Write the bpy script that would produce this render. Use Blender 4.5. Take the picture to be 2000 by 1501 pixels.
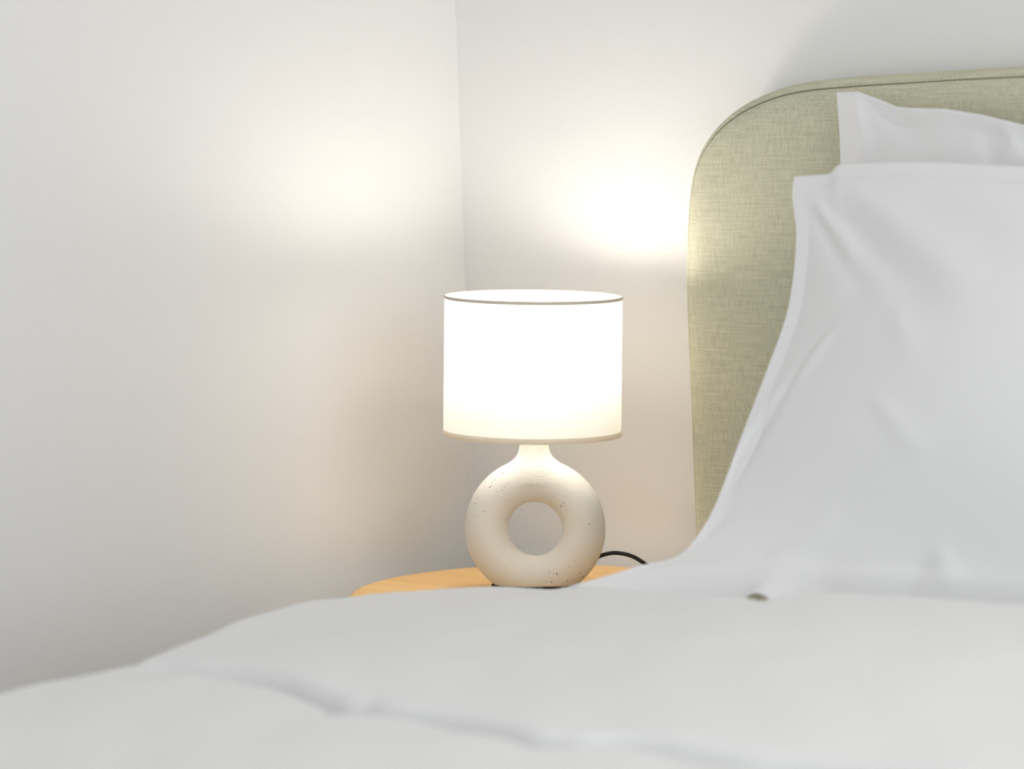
import bpy, bmesh, math, random
import numpy as np
from mathutils import Vector, Matrix, Euler

for o in list(bpy.data.objects):
    bpy.data.objects.remove(o, do_unlink=True)
SC = bpy.context.scene
COL = SC.collection
random.seed(4)

# ------------------------------------------------------------------ camera
# room frame: corner behind the lamp = origin, x along the headboard wall,
# -y into the room along the left wall, z up (metres)
cam_d = bpy.data.cameras.new('camera')
cam = bpy.data.objects.new('camera', cam_d)
COL.objects.link(cam)
cam.location = (3.2086, -3.7033, 1.175)
cam.rotation_mode = 'XYZ'
cam.rotation_euler = (Matrix.Rotation(math.radians(40), 3, 'Z') @ Matrix.Rotation(math.radians(90), 3, 'X')
                      @ Matrix.Rotation(math.radians(-2.0), 3, 'Z')).to_euler()
cam_d.sensor_fit = 'HORIZONTAL'
cam_d.sensor_width = 36
cam_d.lens = 120.6
cam_d.shift_y = -0.30875
cam_d.clip_start = 0.05
cam_d.dof.use_dof = True
cam_d.dof.focus_distance = 4.46
cam_d.dof.aperture_fstop = 2.8
SC.camera = cam

# ------------------------------------------------------------------ light and exposure
SC.view_settings.view_transform = 'Standard'
SC.view_settings.look = 'None'
SC.view_settings.gamma = 1
SC.view_settings.use_curve_mapping = False
SC.view_settings.exposure = 0.14

world = bpy.data.worlds.new('sky')
SC.world = world
world.use_nodes = True
world.node_tree.nodes['Background'].inputs[0].default_value = (0.86, 0.93, 1.0, 1)
world.node_tree.nodes['Background'].inputs[1].default_value = 0.6


def area(name, loc, rot, sx, sy, power, col):
    l = bpy.data.lights.new(name, 'AREA')
    l.shape = 'RECTANGLE'
    l.size, l.size_y = sx, sy
    l.energy, l.color = power, col
    o = bpy.data.objects.new(name, l)
    COL.objects.link(o)
    o.location, o.rotation_euler = loc, rot
    return o


# daylight entering by the two windows of the room (behind and to the right of the camera)
area('daylight_front_window', (2.2, -4.5, 1.45), (math.radians(90), 0, 0), 3.0, 2.0, 12, (0.95, 0.975, 1.0))
area('daylight_right_window', (4.5, -2.2, 1.45), (math.radians(90), 0, math.radians(90)), 2.6, 2.0, 29, (0.95, 0.975, 1.0))


FILL = 3.3          # radiance of the overhead fill panel, an added source out of view

# ------------------------------------------------------------------ materials
def mat(name, col, rough=0.6, spec=0.3, build=None, sheen=0.0):
    m = bpy.data.materials.new(name)
    m.use_nodes = True
    nt = m.node_tree
    b = nt.nodes['Principled BSDF']
    b.inputs['Base Color'].default_value = (*col, 1)
    b.inputs['Roughness'].default_value = rough
    b.inputs['Specular IOR Level'].default_value = spec
    b.inputs['Sheen Weight'].default_value = sheen
    if build:
        build(nt, b)
    return m


def N(nt, t, **kw):
    n = nt.nodes.new(t)
    for k, v in kw.items():
        if k in n.inputs:
            n.inputs[k].default_value = v
        else:
            setattr(n, k, v)
    return n


def ramp(nt, fac, stops):
    r = nt.nodes.new('ShaderNodeValToRGB')
    e = r.color_ramp.elements
    while len(e) < len(stops):
        e.new(0.5)
    for i, (p, c) in enumerate(stops):
        e[i].position = p
        e[i].color = (*c, 1)
    nt.links.new(fac, r.inputs[0])
    return r.outputs[0]


def bump(nt, b, h, strength, dist):
    n = N(nt, 'ShaderNodeBump')
    n.inputs['Strength'].default_value = strength
    n.inputs['Distance'].default_value = dist
    nt.links.new(h, n.inputs['Height'])
    nt.links.new(n.outputs[0], b.inputs['Normal'])


def b_paint(nt, b):
    tc = N(nt, 'ShaderNodeTexCoord')
    n = N(nt, 'ShaderNodeTexNoise', Scale=180.0, Detail=3.0)
    nt.links.new(tc.outputs['Object'], n.inputs['Vector'])
    bump(nt, b, n.outputs[0], 0.06, 0.002)


def b_cotton(nt, b):
    tc = N(nt, 'ShaderNodeTexCoord')
    n = N(nt, 'ShaderNodeTexNoise', Scale=9.0, Detail=4.0, Roughness=0.55, Distortion=0.4)
    nt.links.new(tc.outputs['Object'], n.inputs['Vector'])
    bump(nt, b, n.outputs[0], 0.12, 0.02)


def b_weave(nt, b):
    tc = N(nt, 'ShaderNodeTexCoord')
    sp = N(nt, 'ShaderNodeSeparateXYZ')
    nt.links.new(tc.outputs['Object'], sp.inputs[0])

    def wave(out, k, ph=0.0):
        m = N(nt, 'ShaderNodeMath', operation='MULTIPLY_ADD')
        nt.links.new(out, m.inputs[0])
        m.inputs[1].default_value = k
        m.inputs[2].default_value = ph
        s = N(nt, 'ShaderNodeMath', operation='SINE')
        nt.links.new(m.outputs[0], s.inputs[0])
        return s.outputs[0]
    k = 2 * math.pi / 0.0062
    a = wave(sp.outputs[0], k)
    c = wave(sp.outputs[2], k * 1.25)
    mu = N(nt, 'ShaderNodeMath', operation='MULTIPLY')
    nt.links.new(a, mu.inputs[0])
    nt.links.new(c, mu.inputs[1])
    mp = N(nt, 'ShaderNodeMapping')
    mp.inputs['Scale'].default_value = (18, 18, 420)
    nt.links.new(tc.outputs['Object'], mp.inputs[0])
    n = N(nt, 'ShaderNodeTexNoise', Scale=1.0, Detail=3.0)
    nt.links.new(mp.outputs[0], n.inputs['Vector'])
    mp2 = N(nt, 'ShaderNodeMapping')
    mp2.inputs['Scale'].default_value = (420, 420, 60)
    nt.links.new(tc.outputs['Object'], mp2.inputs[0])
    n2 = N(nt, 'ShaderNodeTexNoise', Scale=1.0, Detail=3.0)
    nt.links.new(mp2.outputs[0], n2.inputs['Vector'])
    s1 = N(nt, 'ShaderNodeMath', operation='ADD')
    nt.links.new(n.outputs[0], s1.inputs[0])
    nt.links.new(n2.outputs[0], s1.inputs[1])
    s2 = N(nt, 'ShaderNodeMath', operation='MULTIPLY_ADD')
    nt.links.new(mu.outputs[0], s2.inputs[0])
    s2.inputs[1].default_value = 0.13
    nt.links.new(s1.outputs[0], s2.inputs[2])
    s3 = N(nt, 'ShaderNodeMath', operation='MULTIPLY')
    nt.links.new(s2.outputs[0], s3.inputs[0])
    s3.inputs[1].default_value = 0.5
    col = ramp(nt, s3.outputs[0], [(0.2, FAB_D), (0.8, FAB_L)])
    nt.links.new(col, b.inputs['Base Color'])
    bump(nt, b, mu.outputs[0], 0.25, 0.0012)


FAB_D = (0.42, 0.41, 0.295)
FAB_L = (0.76, 0.75, 0.575)


def b_ceramic(nt, b):
    tc = N(nt, 'ShaderNodeTexCoord')
    v = N(nt, 'ShaderNodeTexVoronoi', Scale=300.0)
    nt.links.new(tc.outputs['Object'], v.inputs['Vector'])
    g = N(nt, 'ShaderNodeTexNoise', Scale=22.0, Detail=1.0)
    nt.links.new(tc.outputs['Object'], g.inputs['Vector'])
    # specks only where the glaze mix clusters: threshold = f(noise)
    mr = N(nt, 'ShaderNodeMapRange')
    mr.inputs['From Min'].default_value = 0.42
    mr.inputs['From Max'].default_value = 0.68
    mr.inputs['To Min'].default_value = 0.0
    mr.inputs['To Max'].default_value = 0.36
    nt.links.new(g.outputs[0], mr.inputs['Value'])
    # random size per cell
    sp = N(nt, 'ShaderNodeSeparateColor')
    nt.links.new(v.outputs['Color'], sp.inputs[0])
    pw = N(nt, 'ShaderNodeMath', operation='POWER')
    nt.links.new(sp.outputs[0], pw.inputs[0])
    pw.inputs[1].default_value = 3.0
    mm = N(nt, 'ShaderNodeMath', operation='MULTIPLY')
    nt.links.new(pw.outputs[0], mm.inputs[0])
    nt.links.new(mr.outputs[0], mm.inputs[1])
    lt = N(nt, 'ShaderNodeMath', operation='LESS_THAN')
    nt.links.new(v.outputs['Distance'], lt.inputs[0])
    nt.links.new(mm.outputs[0], lt.inputs[1])
    mx = N(nt, 'ShaderNodeMix', data_type='RGBA')
    mx.inputs['A'].default_value = (0.76, 0.735, 0.67, 1)
    mx.inputs['B'].default_value = (0.16, 0.13, 0.11, 1)
    nt.links.new(lt.outputs[0], mx.inputs['Factor'])
    nt.links.new(mx.outputs['Result'], b.inputs['Base Color'])
    n2 = N(nt, 'ShaderNodeTexNoise', Scale=260.0, Detail=4.0)
    mp = N(nt, 'ShaderNodeMapping')
    mp.inputs['Scale'].default_value = (0.5, 0.5, 1.4)
    nt.links.new(tc.outputs['Object'], mp.inputs[0])
    nt.links.new(mp.outputs[0], n2.inputs['Vector'])
    bump(nt, b, n2.outputs[0], 0.22, 0.0012)


def b_wood(nt, b):
    tc = N(nt, 'ShaderNodeTexCoord')
    mp = N(nt, 'ShaderNodeMapping')
    mp.inputs['Scale'].default_value = (3, 30, 30)
    mp.inputs['Rotation'].default_value = (0, 0, math.radians(40))
    nt.links.new(tc.outputs['Object'], mp.inputs[0])
    n = N(nt, 'ShaderNodeTexNoise', Scale=1.5, Detail=6.0, Distortion=0.6)
    nt.links.new(mp.outputs[0], n.inputs['Vector'])
    nt.links.new(ramp(nt, n.outputs[0], [(0.3, (0.76, 0.47, 0.18)), (0.7, (0.86, 0.56, 0.24))]), b.inputs['Base Color'])


def b_floor(nt, b):
    tc = N(nt, 'ShaderNodeTexCoord')
    br = N(nt, 'ShaderNodeTexBrick', Scale=1.0)
    br.inputs['Brick Width'].default_value = 1.4
    br.inputs['Row Height'].default_value = 0.16
    br.inputs['Mortar Size'].default_value = 0.002
    br.inputs['Color1'].default_value = (0.62, 0.54, 0.45, 1)
    br.inputs['Color2'].default_value = (0.68, 0.60, 0.50, 1)
    br.inputs['Mortar'].default_value = (0.2, 0.14, 0.1, 1)
    nt.links.new(tc.outputs['Object'], br.inputs['Vector'])
    nt.links.new(br.outputs[0], b.inputs['Base Color'])


M_WALL = mat('wall_paint', (0.875, 0.872, 0.862), 0.85, 0.15, b_paint)
M_CEIL = mat('ceiling_paint', (0.86, 0.86, 0.85), 0.9, 0.1, b_paint)
M_FLOOR = mat('oak_floor', (0.55, 0.43, 0.3), 0.45, 0.4, b_floor)
M_COTTON = mat('white_cotton', (0.83, 0.83, 0.835), 0.9, 0.1, b_cotton, 0.1)
M_MATT = mat('mattress_ticking', (0.80, 0.80, 0.79), 0.9, 0.1, b_cotton)
M_FAB = mat('sage_weave', (0.5, 0.48, 0.36), 0.95, 0.05, b_weave, 0.1)
M_SEAM = mat('seam_thread', (0.27, 0.26, 0.19), 0.95, 0.05)
M_CER = mat('speckled_ceramic', (0.74, 0.7, 0.62), 0.6, 0.3, b_ceramic)
M_BLACK = mat('black_felt', (0.006, 0.006, 0.006), 0.9, 0.05)
M_CABLE = mat('black_cable', (0.01, 0.01, 0.01), 0.5, 0.35)
M_WOOD = mat('honey_wood', (0.7, 0.5, 0.25), 0.5, 0.3, b_wood)
M_RIM = mat('shade_rim_tape', (0.68, 0.61, 0.52), 0.85, 0.1)
M_METAL = mat('white_metal', (0.8, 0.8, 0.78), 0.4, 0.5)
M_FRAME = mat('window_paint', (0.85, 0.85, 0.84), 0.5, 0.3)

# translucent lampshade cloth
M_SHADE = bpy.data.materials.new('lampshade_linen')
M_SHADE.use_nodes = True
_nt = M_SHADE.node_tree
_nt.nodes.clear()
_o = N(_nt, 'ShaderNodeOutputMaterial')
_d = N(_nt, 'ShaderNodeBsdfDiffuse')
_t = N(_nt, 'ShaderNodeBsdfTranslucent')
_m = N(_nt, 'ShaderNodeMixShader')
_d.inputs[0].default_value = (0.86, 0.84, 0.79, 1)
_t.inputs[0].default_value = (0.92, 0.88, 0.80, 1)
_m.inputs[0].default_value = 0.28
_nt.links.new(_d.outputs[0], _m.inputs[1])
_nt.links.new(_t.outputs[0], _m.inputs[2])
_nt.links.new(_m.outputs[0], _o.inputs[0])

M_TRIM = bpy.data.materials.new('shade_trim')
M_TRIM.use_nodes = True
_nt = M_TRIM.node_tree
_nt.nodes.clear()
_o = N(_nt, 'ShaderNodeOutputMaterial')
_d = N(_nt, 'ShaderNodeBsdfDiffuse')
_t = N(_nt, 'ShaderNodeBsdfTranslucent')
_m = N(_nt, 'ShaderNodeMixShader')
_d.inputs[0].default_value = (0.86, 0.83, 0.77, 1)
_t.inputs[0].default_value = (0.88, 0.83, 0.74, 1)
_m.inputs[0].default_value = 0.60
_nt.links.new(_d.outputs[0], _m.inputs[1])
_nt.links.new(_t.outputs[0], _m.inputs[2])
_nt.links.new(_m.outputs[0], _o.inputs[0])

LAMP_COL = (1.0, 0.92, 0.835)
M_BULB = bpy.data.materials.new('bulb_glow')
M_BULB.use_nodes = True
_nt = M_BULB.node_tree
_nt.nodes.clear()
_o = N(_nt, 'ShaderNodeOutputMaterial')
_e = N(_nt, 'ShaderNodeEmission')
_e.inputs[0].default_value = (*LAMP_COL, 1)
_e.inputs[1].default_value = 58.0
_nt.links.new(_e.outputs[0], _o.inputs[0])


# ------------------------------------------------------------------ helpers
def obj(name, verts, faces, m, parent=None, smooth=True, loc=None):
    me = bpy.data.meshes.new(name)
    me.from_pydata([tuple(map(float, v)) for v in verts], [], [tuple(int(i) for i in f) for f in faces])
    me.update()
    me.materials.append(m)
    bm = bmesh.new()
    bm.from_mesh(me)
    bmesh.ops.recalc_face_normals(bm, faces=bm.faces)
    bm.to_mesh(me)
    bm.free()
    if smooth:
        for p in me.polygons:
            p.use_smooth = True
    o = bpy.data.objects.new(name, me)
    COL.objects.link(o)
    if parent:
        o.parent = parent
    if loc:
        o.location = loc
    return o


def from_bm(name, bm, m, parent=None, smooth=False):
    me = bpy.data.meshes.new(name)
    bm.to_mesh(me)
    bm.free()
    me.materials.append(m)
    if smooth:
        for p in me.polygons:
            p.use_smooth = True
    o = bpy.data.objects.new(name, me)
    COL.objects.link(o)
    if parent:
        o.parent = parent
    return o


def add_box(bm, lo, hi, bev=0.0):
    r = bmesh.ops.create_cube(bm, size=1.0)
    for v in r['verts']:
        for i in range(3):
            v.co[i] = lo[i] if v.co[i] < 0 else hi[i]
    if bev:
        es = list({e for v in r['verts'] for e in v.link_edges})
        bmesh.ops.bevel(bm, geom=es, offset=bev, segments=4, profile=0.5, affect='EDGES')


def box(name, lo, hi, m, parent=None, bev=0.0):
    bm = bmesh.new()
    add_box(bm, lo, hi, bev)
    return from_bm(name, bm, m, parent, smooth=False)


def empty(name, loc, label, cat, group=None):
    o = bpy.data.objects.new(name, None)
    COL.objects.link(o)
    o.location = loc
    o.empty_display_size = 0.05
    tag(o, label, cat, group)
    return o


def tag(o, label, cat, group=None):
    o['label'] = label
    o['category'] = cat
    if group:
        o['group'] = group


def structure(o):
    o['kind'] = 'structure'
    return o


def spline(pts, n):
    """Catmull-Rom through pts, n samples per span."""
    P = np.array(pts, float)
    Q = np.vstack([2 * P[0] - P[1], P, 2 * P[-1] - P[-2]])
    out = []
    for i in range(1, len(Q) - 2):
        for k in range(n):
            t = k / n
            a, b, c, d = Q[i - 1], Q[i], Q[i + 1], Q[i + 2]
            out.append(0.5 * ((2 * b) + (-a + c) * t + (2 * a - 5 * b + 4 * c - d) * t * t + (-a + 3 * b - 3 * c + d) * t ** 3))
    out.append(P[-1])
    return np.array(out)


def tube(pts, r, seg=10, closed=False):
    P = [Vector(p) for p in pts]
    n = len(P)
    vs, fs = [], []
    up = Vector((0, 0, 1))
    prev = None
    for i, p in enumerate(P):
        if closed:
            t = P[(i + 1) % n] - P[i - 1]
        else:
            t = P[min(i + 1, n - 1)] - P[max(i - 1, 0)]
        t.normalize()
        if prev is None:
            a = t.cross(up)
            if a.length < 1e-3:
                a = t.cross(Vector((1, 0, 0)))
        else:
            a = prev - t * prev.dot(t)
        a.normalize()
        prev = a
        b = t.cross(a)
        for k in range(seg):
            w = 2 * math.pi * k / seg
            vs.append(p + (a * math.cos(w) + b * math.sin(w)) * r)
    m = n if closed else n - 1
    for i in range(m):
        for k in range(seg):
            j = (i + 1) % n
            fs.append((i * seg + k, i * seg + (k + 1) % seg, j * seg + (k + 1) % seg, j * seg + k))
    if not closed:
        fs.append(tuple(range(seg))[::-1])
        fs.append(tuple((n - 1) * seg + k for k in range(seg)))
    return vs, fs


def lathe(prof, seg=32, ax=1.0, ay=1.0):
    vs, fs = [], []
    for r, z in prof:
        for k in range(seg):
            w = 2 * math.pi * k / seg
            vs.append((r * ax * math.cos(w), r * ay * math.sin(w), z))
    for i in range(len(prof) - 1):
        for k in range(seg):
            fs.append((i * seg + k, i * seg + (k + 1) % seg, (i + 1) * seg + (k + 1) % seg, (i + 1) * seg + k))
    return vs, fs


def sstep(x, a, b):
    t = np.clip((np.asarray(x, float) - a) / (b - a), 0, 1)
    return t * t * (3 - 2 * t)


def surface_net(F, origin, h):
    """Mesh of the zero level of the sampled field F (negative inside)."""
    nx, ny, nz = F.shape
    ins = F < 0
    cell = np.zeros((nx - 1, ny - 1, nz - 1), int)
    for dx in (0, 1):
        for dy in (0, 1):
            for dz in (0, 1):
                cell += ins[dx:nx - 1 + dx, dy:ny - 1 + dy, dz:nz - 1 + dz]
    act = (cell > 0) & (cell < 8)
    idx = -np.ones(act.shape, int)
    C = np.argwhere(act)
    idx[act] = np.arange(len(C))
    acc = np.zeros((len(C), 3))
    cnt = np.zeros(len(C))
    corners = [(a, b, c) for a in (0, 1) for b in (0, 1) for c in (0, 1)]
    for p in corners:
        for ax in range(3):
            if p[ax]:
                continue
            q = list(p)
            q[ax] = 1
            fa = F[C[:, 0] + p[0], C[:, 1] + p[1], C[:, 2] + p[2]]
            fb = F[C[:, 0] + q[0], C[:, 1] + q[1], C[:, 2] + q[2]]
            cr = (fa < 0) != (fb < 0)
            t = np.where(cr, fa / np.where(cr, fa - fb, 1), 0)
            pos = np.tile(np.array(p, float), (len(C), 1))
            pos[:, ax] += t
            acc[cr] += pos[cr]
            cnt[cr] += 1
    V = (C + acc / cnt[:, None]) * h + origin
    faces = []
    for ax in range(3):
        o1, o2 = [a for a in range(3) if a != ax]
        sl0 = [slice(None)] * 3
        sl1 = [slice(None)] * 3
        sl0[ax] = slice(0, -1)
        sl1[ax] = slice(1, None)
        cr = np.argwhere(ins[tuple(sl0)] != ins[tuple(sl1)])
        ok = (cr[:, o1] > 0) & (cr[:, o2] > 0) & (cr[:, o1] < F.shape[o1] - 1) & (cr[:, o2] < F.shape[o2] - 1)
        cr = cr[ok]
        q = []
        for d1, d2 in ((1, 1), (0, 1), (0, 0), (1, 0)):
            c = cr.copy()
            c[:, o1] -= d1
            c[:, o2] -= d2
            q.append(idx[c[:, 0], c[:, 1], c[:, 2]])
        faces.append(np.stack(q, 1))
    return V, np.vstack(faces)


# ------------------------------------------------------------------ the room
RX, RY, RZ = 4.4, -4.4, 2.6
structure(box('floor', (-0.15, RY - 0.15, -0.1), (RX + 0.15, 0.15, 0.0), M_FLOOR))
structure(box('ceiling', (-0.15, RY - 0.15, RZ), (RX + 0.15, 0.15, RZ + 0.1), M_CEIL))
structure(box('wall_left', (-0.15, RY, 0.0), (0.0, 0.0, RZ), M_WALL))
structure(box('wall_back', (-0.15, 0.0, 0.0), (RX + 0.15, 0.15, RZ), M_WALL))


def wall_hole(name, axis, a0, a1, p0, p1, h0, h1, z0, z1):
    bm = bmesh.new()

    def seg(u0, u1, w0, w1):
        if axis == 'x':
            add_box(bm, (u0, p0, w0), (u1, p1, w1))
        else:
            add_box(bm, (p0, u0, w0), (p1, u1, w1))
    seg(a0, h0, 0, RZ)
    seg(h1, a1, 0, RZ)
    seg(h0, h1, 0, z0)
    seg(h0, h1, z1, RZ)
    return structure(from_bm(name, bm, M_WALL))


wall_hole('wall_front', 'x', -0.15, RX + 0.15, RY - 0.15, RY, 0.7, 3.9, 0.45, 2.45)
wall_hole('wall_right', 'y', RY, 0.0, RX, RX + 0.15, -3.6, -0.8, 0.45, 2.45)


def window(name, axis, h0, h1, z0, z1, p):
    bm = bmesh.new()
    t = 0.05

    def bar(u0, u1, w0, w1):
        if axis == 'x':
            add_box(bm, (u0, p - 0.03, w0), (u1, p + 0.03, w1))
        else:
            add_box(bm, (p - 0.03, u0, w0), (p + 0.03, u1, w1))
    bar(h0, h0 + t, z0, z1)
    bar(h1 - t, h1, z0, z1)
    bar(h0 + t, h1 - t, z0, z0 + t)
    bar(h0 + t, h1 - t, z1 - t, z1)
    mid = (h0 + h1) / 2
    bar(mid - t / 2, mid + t / 2, z0 + t, z1 - t)
    return structure(from_bm(name, bm, M_FRAME))


window('window_1', 'x', 0.7, 3.9, 0.45, 2.45, RY - 0.06)
window('window_2', 'y', -3.6, -0.8, 0.45, 2.45, RX + 0.06)

M_FILL = bpy.data.materials.new('fill_glow')  # glow of the added overhead fill, not a known fixture
M_FILL.use_nodes = True
_nt = M_FILL.node_tree
_nt.nodes.clear()
_o = N(_nt, 'ShaderNodeOutputMaterial')
_e = N(_nt, 'ShaderNodeEmission')
_e.inputs[0].default_value = (1.0, 0.985, 0.96, 1)
_e.inputs[1].default_value = FILL
_nt.links.new(_e.outputs[0], _o.inputs[0])
cl = empty('fill_panel', (2.6, -1.2, RZ), 'large square fill panel added above the bed to brighten upward faces', 'fill light')
for o in (box('frame', (-0.63, -0.63, -0.05), (0.63, 0.63, -0.001), M_FRAME, cl), box('fill_face', (-0.60, -0.60, -0.056), (0.60, 0.60, -0.0505), M_FILL, cl)):  # backing and glowing face of the invented fill panel
    pass

# ------------------------------------------------------------------ bed with upholstered headboard
bed = empty('bed', (1.37, -1.1, 0), 'upholstered bed with tall round-cornered sage green woven headboard behind the white pillows', 'bed')


def bpart(o):
    o.parent = bed
    o.matrix_parent_inverse = Matrix.Translation(-bed.location)
    return o


# seam outline in x-z, left half then mirrored about the bed's middle
BX = 1.37
left = [(0.470, 0.10), (0.470, 0.35), (0.470, 0.55), (0.470, 0.72), (0.469, 0.85), (0.472, 0.92), (0.478, 0.985),
        (0.491, 1.036), (0.518, 1.074), (0.558, 1.102), (0.608, 1.121), (0.660, 1.131), (0.730, 1.1355), (0.844, 1.139), (0.993, 1.142), (BX, 1.143)]
ls = spline(left, 6)
# resample evenly
seglen = np.r_[0, np.cumsum(np.linalg.norm(np.diff(ls, axis=0), axis=1))]
tt = np.linspace(0, seglen[-1], 150)
ls = np.stack([np.interp(tt, seglen, ls[:, 0]), np.interp(tt, seglen, ls[:, 1])], 1)
rs = ls[::-1][1:].copy()
rs[:, 0] = 2 * BX - rs[:, 0]
OUT = np.vstack([ls, rs])
tan = np.gradient(OUT, axis=0)
tan /= np.linalg.norm(tan, axis=1)[:, None]
NRM = np.stack([-tan[:, 1], tan[:, 0]], 1)      # outward


def ring(off, y, base):
    P = OUT + NRM * off
    P[:, 1] = np.maximum(P[:, 1], 0.10)
    return [(p[0], y, p[1]) for p in P]


def strip_mesh(name, prof, cap_last, m):
    vs, fs = [], []
    n = len(OUT)
    for off, y in prof:
        vs += ring(off, y, 0)
    for i in range(len(prof) - 1):
        for k in range(n - 1):
            fs.append((i * n + k, i * n + k + 1, (i + 1) * n + k + 1, (i + 1) * n + k))
    if cap_last:
        i = len(prof) - 1
        h = n // 2
        for k in range(h):
            a, b = i * n + k, i * n + k + 1
            c, d = i * n + (n - 2 - k), i * n + (n - 1 - k)
            if b != c:
                fs.append((a, b, c, d))
            else:
                fs.append((a, b, d))
    return obj(name, vs, fs, m)


# shell: rounds up from the seam to a slightly larger back, then down to the wall side
prof = [(0.0, -0.090)]
for k in range(1, 9):
    a = math.pi / 2 * k / 8
    prof.append((0.013 * math.sin(a), -0.090 + 0.022 * (1 - math.cos(a))))
prof += [(0.013, -0.045), (0.012, -0.022), (0.006, -0.016), (0.0, -0.014)]
headboard = bpart(strip_mesh('headboard', prof, True, M_FAB))
prof = [(0.0, -0.090)]
for k in range(1, 13):
    a = math.pi / 2 * k / 12
    prof.append((-0.046 * (1 - math.cos(a)), -0.090 - 0.020 * math.sin(a)))
prof.append((-0.08, -0.112))
fp = strip_mesh('front_panel', prof, True, M_FAB)
fp.parent = headboard
sv, sf = tube([(p[0] - 0.0, -0.0912, p[1]) for p in OUT + NRM * 0.0006], 0.0010, 6)
sm = obj('seam', sv, sf, M_SEAM, headboard)
sm['label'] = 'dark stitched seam around the headboard edge'

bpart(box('bed_base', (0.56, -2.15, 0.06), (2.18, -0.115, 0.229), M_FAB, bev=0.02))
for x in (0.62, 2.12):
    for y in (-0.2, -2.08):
        vs, fs = lathe([(0.0, 0.0), (0.018, 0.0), (0.026, 0.06), (0.0, 0.06)], 20)
        bpart(obj('leg', [(v[0] + x, v[1] + y, v[2]) for v in vs], fs, M_WOOD))

mattress = box('mattress', (0.57, -2.13, 0.23), (2.18, -0.13, 0.455), M_MATT, bev=0.05)
tag(mattress, 'thick white mattress on the bed underneath the duvet and pillows', 'mattress')


# ------------------------------------------------------------------ duvet
def seg_d(x, y, a, b):
    """distance to segment and parameter along it"""
    ax, ay = a
    bx, by = b
    dx, dy = bx - ax, by - ay
    L = dx * dx + dy * dy
    t = np.clip(((x - ax) * dx + (y - ay) * dy) / L, 0, 1)
    sx, sy = x - (ax + t * dx), y - (ay + t * dy)
    side = dx * (y - ay) - dy * (x - ax)
    return np.hypot(sx, sy), t, np.sign(side)


EDGE = [(-2.30, 0.52), (-1.8, 0.54), (-1.5, 0.560), (-1.40, 0.566), (-1.32, 0.554), (-1.248, 0.562), (-1.206, 0.564), (-1.173, 0.559),
        (-1.052, 0.516), (-0.915, 0.461), (-0.807, 0.441), (-0.742, 0.450), (-0.648, 0.490), (-0.55, 0.52), (-0.40, 0.535)]
CREASE = [(0.540, -1.212), (0.592, -1.222), (0.687, -1.224), (0.776, -1.239), (0.875, -1.268), (0.923, -1.283), (1.023, -1.283),
          (1.099, -1.297), (1.199, -1.318), (1.273, -1.290), (1.397, -1.298), (1.499, -1.288), (1.80, -1.30), (2.32, -1.30)]
CREASE = [(x, y + 0.028) for x, y in CREASE]
CR = spline(CREASE, 5)
CREST = [(0.40, -0.84), (0.450, -0.755), (0.514, -0.660), (0.579, -0.612), (0.636, -0.590), (0.70, -0.588), (0.80, -0.600), (0.94, -0.612), (1.09, -0.606),
         (1.28, -0.602), (2.4, -0.60)]
TUFTS = [(0.923, -1.257, 1.2), (1.199, -1.290, 0.7), (0.594, -1.196, 0.3)]


def duvet_z(x, y):
    z = 0.560 + (0.0010 + 0.0255 * sstep(x, 0.80, 1.15)) * sstep(-y, 1.25, 0.75)
    # valley between two quilted fields
    best = np.full(x.shape, 9.0)
    side = np.zeros(x.shape)
    tpar = np.zeros(x.shape)
    for i in range(len(CR) - 1):
        d, t, s = seg_d(x, y, CR[i], CR[i + 1])
        m = d < best
        best = np.where(m, d, best)
        side = np.where(m, s, side)
        tpar = np.where(m, (i + t) / (len(CR) - 1), tpar)
    sd = best * side                       # + on headboard side
    amp = 0.15 + 0.85 * sstep(tpar, 0.02, 0.17)
    puff_up = 0.010 * (1 - np.exp(-np.maximum(sd, 0) / 0.012)) * amp
    puff_dn = 0.003 * (1 - np.exp(-np.maximum(-sd, 0) / 0.07)) * amp
    z = z - 0.003 * amp + np.where(sd > 0, puff_up, puff_dn) * 1.0
    z -= 0.022 * amp * np.exp(-(best / 0.010) ** 2)
    for tx, ty, k in TUFTS:
        d = np.hypot(x - tx, y - ty)
        z -= k * 0.018 * np.exp(-(d / 0.020) ** 2)
    # soft hollows of the filling
    z += 0.0035 * np.sin(x * 9.0 + y * 4.0) * np.sin(y * 8.0 - x * 3.0 + 1.0)
    z += 0.0015 * np.sin(x * 31 + 1.3 * np.sin(y * 17)) * np.sin(y * 23 + x * 9)
    z -= 0.005 * np.exp(-((x - 0.955) / 0.022) ** 2) * sstep(y, -0.70, -0.62)
    # falls away behind the crest, towards the headboard
    cy = np.interp(x, [c[0] for c in CREST], [c[1] for c in CREST])
    z -= (0.087 + 0.02 * sstep(x, 0.75, 1.15)) * sstep(y - cy, 0.0, 0.062)
    return z


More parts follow.
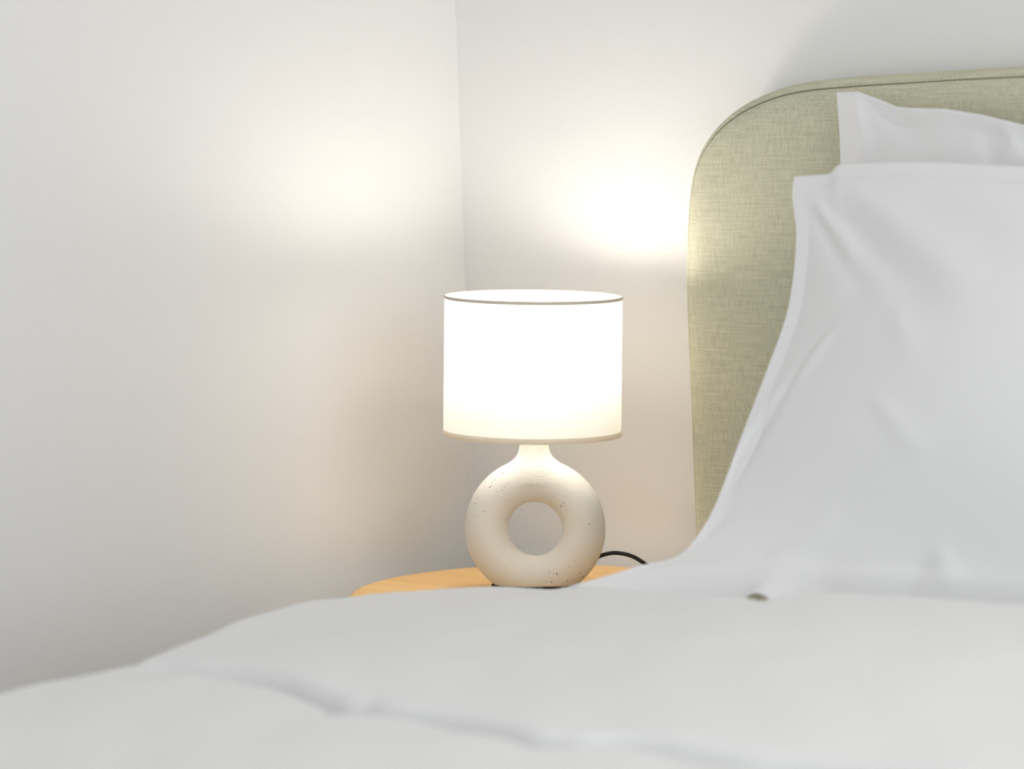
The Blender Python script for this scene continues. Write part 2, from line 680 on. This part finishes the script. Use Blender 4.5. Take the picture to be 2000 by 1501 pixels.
def make_duvet():
    ys = np.r_[np.linspace(-0.43, -0.75, 80)[:-1], np.linspace(-0.75, -1.20, 50)[:-1], np.linspace(-1.20, -1.34, 56)[:-1], np.linspace(-1.34, -2.22, 70)]
    r, hang = 0.05, 0.20
    arc = r * math.pi / 2
    qs = np.r_[np.linspace(-arc - hang, -arc, 14)[:-1], np.linspace(-arc, 0, 16)[:-1], np.linspace(0, 1.15, 200)[:-1],
               np.linspace(1.15, 1.66, 30)]
    E = spline(sorted(EDGE), 10)
    vs = []
    for y in ys:
        xe = np.interp(y, E[:, 0], E[:, 1]) - r
        W = (2.30 - r) - (xe + r)
        for q in qs:
            x0 = xe + r
            if q >= 0:
                x = x0 + q / 1.66 * W if q > 0.75 else x0 + q / 1.66 * W
                dz = 0.0
            elif q > -arc:
                a = -q / r
                x = x0 - r * math.sin(a)
                dz = -r * (1 - math.cos(a))
            else:
                x = x0 - r + 0.008 * math.sin(y * 24) * min(1, (-q - arc) / 0.1)
                dz = -r - (-q - arc)
            vs.append([x, y, dz])
    V = np.array(vs)
    n = len(qs)
    dz = V[:, 2].copy()
    V[:, 2] = duvet_z(np.maximum(V[:, 0], 0.0), V[:, 1]) + dz
    # near the headboard the hem stays short and tucks in
    V[:, 2] = np.maximum(V[:, 2], 0.30)
    # right-hand edge of the bed
    k = sstep(V[:, 0], 2.19, 2.25)
    V[:, 2] -= 0.08 * k
    # foot end rolls over
    k = sstep(-V[:, 1], 2.16, 2.22)
    V[:, 2] -= 0.06 * k
    fs = []
    for i in range(len(ys) - 1):
        for j in range(n - 1):
            fs.append((i * n + j, i * n + j + 1, (i + 1) * n + j + 1, (i + 1) * n + j))
    o = obj('duvet', V, fs, M_COTTON)
    md = o.modifiers.new('thick', 'SOLIDIFY')
    md.thickness = 0.012
    md.offset = -1
    return o


duvet = make_duvet()
tag(duvet, 'puffy white quilted duvet spread over the bed with a tufted crease', 'duvet')


# ------------------------------------------------------------------ pillows
def ridge(x, z, p0, p1, w, amp, side=0.0):
    dx, dz = p1[0] - p0[0], p1[1] - p0[1]
    L = math.hypot(dx, dz)
    t = ((x - p0[0]) * dx + (z - p0[1]) * dz) / L / L
    d = ((x - p0[0]) * dz - (z - p0[1]) * dx) / L
    env = np.exp(-np.maximum(0, np.abs(t - 0.5) - 0.25) ** 2 / 0.05)
    return amp * env * np.exp(-(d / (w * (0.6 + 0.8 * np.clip(t, 0, 1)))) ** 2)


def pillow(name, L, Rr, sag, thick_f, thick_b, wr, fl_s=0.03, fl_t=0.04, dirn=(0, -1, 0), ns=130, nt=120, top=None, tuck=0.0):
    """L, Rr: left and right edge curves (t, x, y, z); top(s) = extra z along the upper edge."""
    Lc, Rc = np.array(L), np.array(Rr)
    S = 0.5 - 0.5 * np.cos(np.pi * np.linspace(0, 1, ns + 1))
    T = np.linspace(0, 1, nt + 1)
    s, t = np.meshgrid(S, T)
    tl = spline(Lc, 8)
    tr = spline(Rc, 8)
    A = np.stack([np.interp(t, tl[:, 0], tl[:, i]) for i in (1, 2, 3)], -1)
    B = np.stack([np.interp(t, tr[:, 0], tr[:, i]) for i in (1, 2, 3)], -1)
    P = A + (B - A) * s[..., None]
    if top is not None:
        P[..., 2] += top(s) * sstep(t, 0.72, 1.0)
    P[..., 1] += sag(s, t)
    P[..., 2] -= tuck * sstep(s, 0.0, 0.10) * (1 - sstep(t, 0.0, 0.07)) * (1 - 1.15 * np.exp(-((P[..., 0] - 0.897) / 0.030) ** 2))

    def dome(u, f):
        v = np.clip((np.minimum(u, 1 - u) - f) / (0.5 - f), 0, 1)
        return np.sin(v * np.pi / 2) ** 1.05
    D = dome(s, fl_s) * dome(t, fl_t)
    D = D ** 0.85
    d = np.array(dirn, float)
    F = P + d * (thick_f * D)[..., None]
    Bk = P - d * (thick_b * D)[..., None]
    w = wr(F[..., 0], F[..., 2], s, t)
    F = F + d * w[..., None]
    n = (ns + 1) * (nt + 1)
    vs = np.vstack([F.reshape(-1, 3) + d * 0.001, Bk.reshape(-1, 3) - d * 0.001])
    fs = []
    W = ns + 1
    for i in range(nt):
        for j in range(ns):
            a = i * W + j
            fs.append((a, a + 1, a + W + 1, a + W))
            fs.append((n + a, n + a + W, n + a + W + 1, n + a + 1))
    rim = [j for j in range(W)] + [i * W + ns for i in range(1, nt + 1)] + [nt * W + j for j in range(ns - 1, -1, -1)] + \
          [i * W for i in range(nt - 1, 0, -1)]
    for k in range(len(rim)):
        a, b = rim[k], rim[(k + 1) % len(rim)]
        fs.append((a, b, n + b, n + a))
    return obj(name, vs, fs, M_COTTON)


# rear pillow, upright against the headboard
L = [(0, 0.775, -0.200, 0.480), (0.3, 0.772, -0.185, 0.68), (0.6, 0.768, -0.170, 0.88), (0.85, 0.763, -0.156, 1.040), (0.93, 0.760, -0.152, 1.09), (1.0, 0.757, -0.150, 1.131)]
Rr = [(0, 1.44, -0.200, 0.480), (0.3, 1.43, -0.185, 0.68), (0.6, 1.43, -0.170, 0.88), (0.85, 1.43, -0.156, 1.01), (1.0, 1.44, -0.150, 1.08)]


def top_rear(s):
    X = 0.761 + s * 0.679
    base = 1.131 + (1.08 - 1.131) * s
    want = np.interp(X, [0.761, 0.792, 0.825, 0.848, 0.87, 0.919, 0.97, 1.027, 1.15, 1.30, 1.42, 1.44],
                     [1.131, 1.131, 1.120, 1.111, 1.109, 1.107, 1.099, 1.086, 1.066, 1.062, 1.08, 1.09])
    return want - base


def wr_rear(x, z, s, t):
    w = ridge(x, z, (0.785, 1.13), (0.805, 1.03), 0.010, 0.005)
    w += ridge(x, z, (0.80, 1.12), (0.90, 1.06), 0.014, -0.003)
    w += ridge(x, z, (1.000, 1.085), (1.045, 1.020), 0.010, 0.005)
    w += ridge(x, z, (1.030, 1.075), (1.020, 1.010), 0.008, -0.004)
    w += ridge(x, z, (0.97, 1.08), (1.00, 1.02), 0.010, -0.003)
    return w * sstep(s, 0, 0.03)


p1 = pillow('pillow', L, Rr, lambda s, t: 0 * s, 0.045, 0.025, wr_rear, top=top_rear)
tag(p1, 'white pillow standing upright behind, corner poking above the other pillow against the headboard', 'pillow', None)

# front pillow, leaning back on the rear one, lower corner trailing over the duvet
L = [(0.0, 0.663, -0.600, 0.567), (0.03, 0.693, -0.570, 0.576), (0.06, 0.731, -0.540, 0.589), (0.09, 0.759, -0.512, 0.597),
     (0.13, 0.770, -0.486, 0.619), (0.19, 0.779, -0.460, 0.655), (0.32, 0.790, -0.420, 0.730), (0.46, 0.802, -0.380, 0.806),
     (0.60, 0.807, -0.340, 0.876), (0.76, 0.797, -0.305, 0.954), (0.90, 0.776, -0.280, 1.006), (1.0, 0.771, -0.268, 1.030)]
Rr = [(0.0, 1.50, -0.47, 0.560), (0.09, 1.48, -0.455, 0.60), (0.3, 1.45, -0.42, 0.73), (0.6, 1.44, -0.345, 0.88), (1.0, 1.45, -0.268, 1.03)]


def top_front(s):
    X = 0.771 + s * 0.679
    return np.interp(X, [0.771, 0.824, 0.838, 0.95, 1.093, 1.3, 1.45], [0.0, 0.003, 0.015, 0.017, 0.010, 0.002, 0.0])


def wr_front(x, z, s, t):
    w = ridge(x, z, (0.830, 1.000), (1.060, 0.875), 0.018, -0.0045)
    w += ridge(x, z, (0.870, 1.015), (1.110, 0.905), 0.018, 0.0045)
    w += ridge(x, z, (0.815, 0.985), (0.950, 0.880), 0.014, -0.0032)
    w += ridge(x, z, (0.812, 1.000), (0.910, 0.930), 0.010, 0.004)
    w += ridge(x, z, (0.950, 1.010), (1.130, 0.950), 0.020, -0.0035)
    w += ridge(x, z, (0.875, 0.840), (0.760, 0.640), 0.010, -0.005)
    w += ridge(x, z, (0.900, 0.850), (0.800, 0.740), 0.012, 0.004)
    w += ridge(x, z, (0.990, 0.880), (1.040, 0.835), 0.012, 0.003)
    w += ridge(x, z, (0.990, 0.785), (1.070, 0.725), 0.014, 0.003)
    w += ridge(x, z, (1.085, 0.615), (1.050, 0.560), 0.012, -0.005)
    w += ridge(x, z, (1.100, 0.620), (1.120, 0.580), 0.012, 0.004)
    w += ridge(x, z, (0.800, 0.640), (0.700, 0.570), 0.008, -0.004)
    w += ridge(x, z, (0.880, 0.600), (0.960, 0.640), 0.014, 0.003)
    w += 0.005 * np.exp(-((x - 0.955) / 0.030) ** 2) * (1 - sstep(t, 0.05, 0.16)) * -1.0
    # hem of the pillowcase along the top and the left side
    w += -0.003 * np.exp(-((t - 0.945) / 0.012) ** 2) * sstep(s, 0.0, 0.05)
    return w * sstep(s, 0, 0.02) * sstep(t, 0, 0.05)


p2 = pillow('pillow', L, Rr, lambda s, t: 0.02 * np.sin(np.pi * s) * (1 - t), 0.062, 0.030, wr_front, top=top_front,
            dirn=(0, -0.88, 0.475), tuck=0.026)
tag(p2, 'large white pillow leaning in front, its lower corner trailing onto the duvet', 'pillow', None)

# ------------------------------------------------------------------ bedside table
TZ = 0.4925
table = empty('bedside_table', (0.303, -0.266, 0), 'honey-coloured wooden bedside table with rounded top under the lamp', 'table')


def tpart(o):
    o.parent = table
    o.matrix_parent_inverse = Matrix.Translation(-table.location)
    return o


TC, TR = (0.303, -0.266), 0.2205
ol = np.array([(TC[0] + TR * math.cos(2 * math.pi * k / 128), TC[1] + TR * math.sin(2 * math.pi * k / 128)) for k in range(128)])
cen = ol.mean(axis=0)
vs, fs = [], []
n = len(ol)
for off, z in [(0.012, -0.024), (0.004, -0.024), (0.0008, -0.022), (0.0, -0.020), (0.0, -0.004), (0.001, -0.0015), (0.004, 0.0), (0.012, 0.0)]:
    for p in ol:
        d = p - cen
        L_ = np.linalg.norm(d)
        q = cen + d * (L_ - off) / L_
        vs.append((q[0], q[1], TZ + z))
for i in range(7):
    for k in range(n):
        fs.append((i * n + k, i * n + (k + 1) % n, (i + 1) * n + (k + 1) % n, (i + 1) * n + k))
fs.append(tuple(range(n)))
fs.append(tuple(7 * n + k for k in range(n)))
tt_ = tpart(obj('tabletop', vs, fs, M_WOOD, smooth=False))
for a in (30, 150, 270):
    x, y = TC[0] + 0.14 * math.cos(math.radians(a)), TC[1] + 0.14 * math.sin(math.radians(a))
    dx, dy = (x - TC[0]) * 0.18, (y - TC[1]) * 0.18
    v2, f2 = tube([(x + dx * (1 - k / 6) * 1.6, y + dy * (1 - k / 6) * 1.6, (TZ - 0.024) * k / 6) for k in range(7)], 0.013, 16)
    tpart(obj('leg', v2, f2, M_WOOD))

# ------------------------------------------------------------------ table lamp
lamp = empty('table_lamp', (0.321, -0.250, TZ + 0.0014), 'lit table lamp with ring-shaped speckled cream ceramic base and white drum shade', 'lamp')
LYAW = math.radians(35)
lamp.rotation_euler = (Matrix.Rotation(LYAW, 3, 'Z') @ Matrix.Rotation(math.radians(1.2), 3, 'Y')).to_euler()
# local frame: x along the long axis, y away from camera, z up, origin on the tabletop
CZ, PAD = 0.0765, 0.004


def lamp_base():
    h = 0.0015
    xs = np.arange(-0.098, 0.098, h)
    ys = np.arange(-0.036, 0.036, h)
    zs = np.arange(PAD - 0.006, 0.212, h)
    X, Y, Z = np.meshgrid(xs, ys, zs, indexing='ij')
    z = Z - CZ
    low = np.clip(-z / 0.07, 0, 1)
    x = X / (1 - 0.03 * low ** 2.2)
    rx, rz = 0.0640, 0.0640
    ang = np.arctan2(z / rz, x / rx)
    # nearest point on the ring ellipse is close to the same angle, nearly circular
    cx_, cz_ = rx * np.cos(ang), rz * np.sin(ang)
    ip = np.hypot(x - cx_, z - cz_)
    a, b = 0.0284, 0.0300
    e = np.sqrt((ip / a) ** 2 + (Y / b) ** 2)
    tor = (e - 1) * 0.029
    # neck: flared round column
    zz = Z - CZ
    rad = 0.0188 + 0.006 * np.clip((0.115 - zz) / 0.035, 0, 1) ** 1.6
    q = np.hypot(X, Y * 1.0)
    nk = q - rad
    nk = np.maximum(nk, 0.070 - zz)
    nk = np.maximum(nk, zz - 0.128)
    k = 0.016
    hh = np.clip(0.5 + 0.5 * (nk - tor) / k, 0, 1)
    d = nk * (1 - hh) + tor * hh - k * hh * (1 - hh)
    d = np.maximum(d, PAD - Z)
    # keep the hole clean of the neck
    V, Fc = surface_net(d, np.array([xs[0], ys[0], zs[0]]), h)
    o = obj('base', V, Fc, M_CER, lamp)
    sm_ = o.modifiers.new('smooth', 'SMOOTH')
    sm_.factor = 0.5
    sm_.iterations = 3
    return o


lamp_base()
vs, fs = lathe([(0.0, 0.0), (1.0, 0.0), (1.0, PAD), (0.0, PAD)], 64, 0.0585, 0.0215)
pd = obj('foot_pad', vs, fs, M_BLACK, lamp, smooth=False)
pd['label'] = 'black felt pad'

SA = SB = 0.1168                  # shade radius
S0, S1 = 0.2005, 0.3815             # bottom and top of the shade above the table
shade_root = None
vs, fs = lathe([(1.0, S0), (1.0, S0 + 0.02), (1.0, S0 + 0.06), (1.0, S0 + 0.1), (1.0, S0 + 0.15), (1.0, S1)], 128, SA, SB)
shade = obj('lamp_shade', vs, fs, M_SHADE, lamp)


def oval(z, a, b, n=128):
    return [(a * math.cos(2 * math.pi * k / n), b * math.sin(2 * math.pi * k / n), z) for k in range(n)]


def band(z0, z1, t):
    prof = [(0.0, z0), (t, z0 + t), (t, z1 - t), (0.0, z1), (-t, z1 - t), (-t, z0 + t)]
    vs, fs = [], []
    n = 128
    for o_, z in prof:
        vs += oval(z, SA + o_, SB + o_, n)
    m = len(prof)
    for i in range(m):
        j = (i + 1) % m
        for k in range(n):
            fs.append((i * n + k, i * n + (k + 1) % n, j * n + (k + 1) % n, j * n + k))
    return vs, fs


for z0, z1 in ((S0 - 0.001, S0 + 0.0065), (S1 - 0.0032, S1 + 0.0010)):
    vs, fs = band(z0, z1, 0.0010)
    o = obj('shade_trim', vs, fs, M_TRIM if z0 < 0.3 else M_RIM, shade)

# the shade sits slightly askew on its carrier
_c = Vector((0, 0, (S0 + S1) / 2))
shade.matrix_basis = Matrix.Translation(_c) @ Matrix.Rotation(math.radians(1.3), 4, 'Y') @ Matrix.Translation(-_c)

# socket, carrier wires and bulb
vs, fs = lathe([(0.0, 0.20), (0.014, 0.20), (0.014, 0.287), (0.011, 0.292), (0.0, 0.292)], 32)
obj('socket', vs, fs, M_METAL, lamp)
for s_ in (-1, 1):
    v2, f2 = tube([(s_ * 0.013, 0, 0.225), (s_ * 0.06, 0, 0.222), (s_ * (SA - 0.001), 0, S0 + 0.006)], 0.0012, 8)
    obj('shade_arm', v2, f2, M_METAL, lamp)
bp = []
for k in range(17):
    a = math.pi * k / 16
    bp.append((0.028 * math.sin(a) * (1 - 0.12 * math.cos(a)) + 1e-5, 0.338 - 0.030 * math.cos(a)))
bp = [(0.010, 0.290), (0.011, 0.307)] + [p for p in bp if p[1] > 0.314]
vs, fs = lathe(bp, 32)
obj('bulb', vs, fs, M_BULB, lamp)

# cord: leaves the back of the base, arcs over the table and drops behind the bed
cp = [(0.060, 0.014, 0.020), (0.076, 0.020, 0.0335), (0.090, 0.022, 0.0395), (0.106, 0.024, 0.0410), (0.126, 0.024, 0.0365), (0.146, 0.024, 0.024),
      (0.164, 0.026, 0.0095), (0.182, 0.034, 0.0090)]
cv, cf = tube(spline(cp, 8), 0.0027, 10)
cord = obj('power_cord', cv, cf, M_CABLE, lamp)
cord['label'] = 'black power cord'
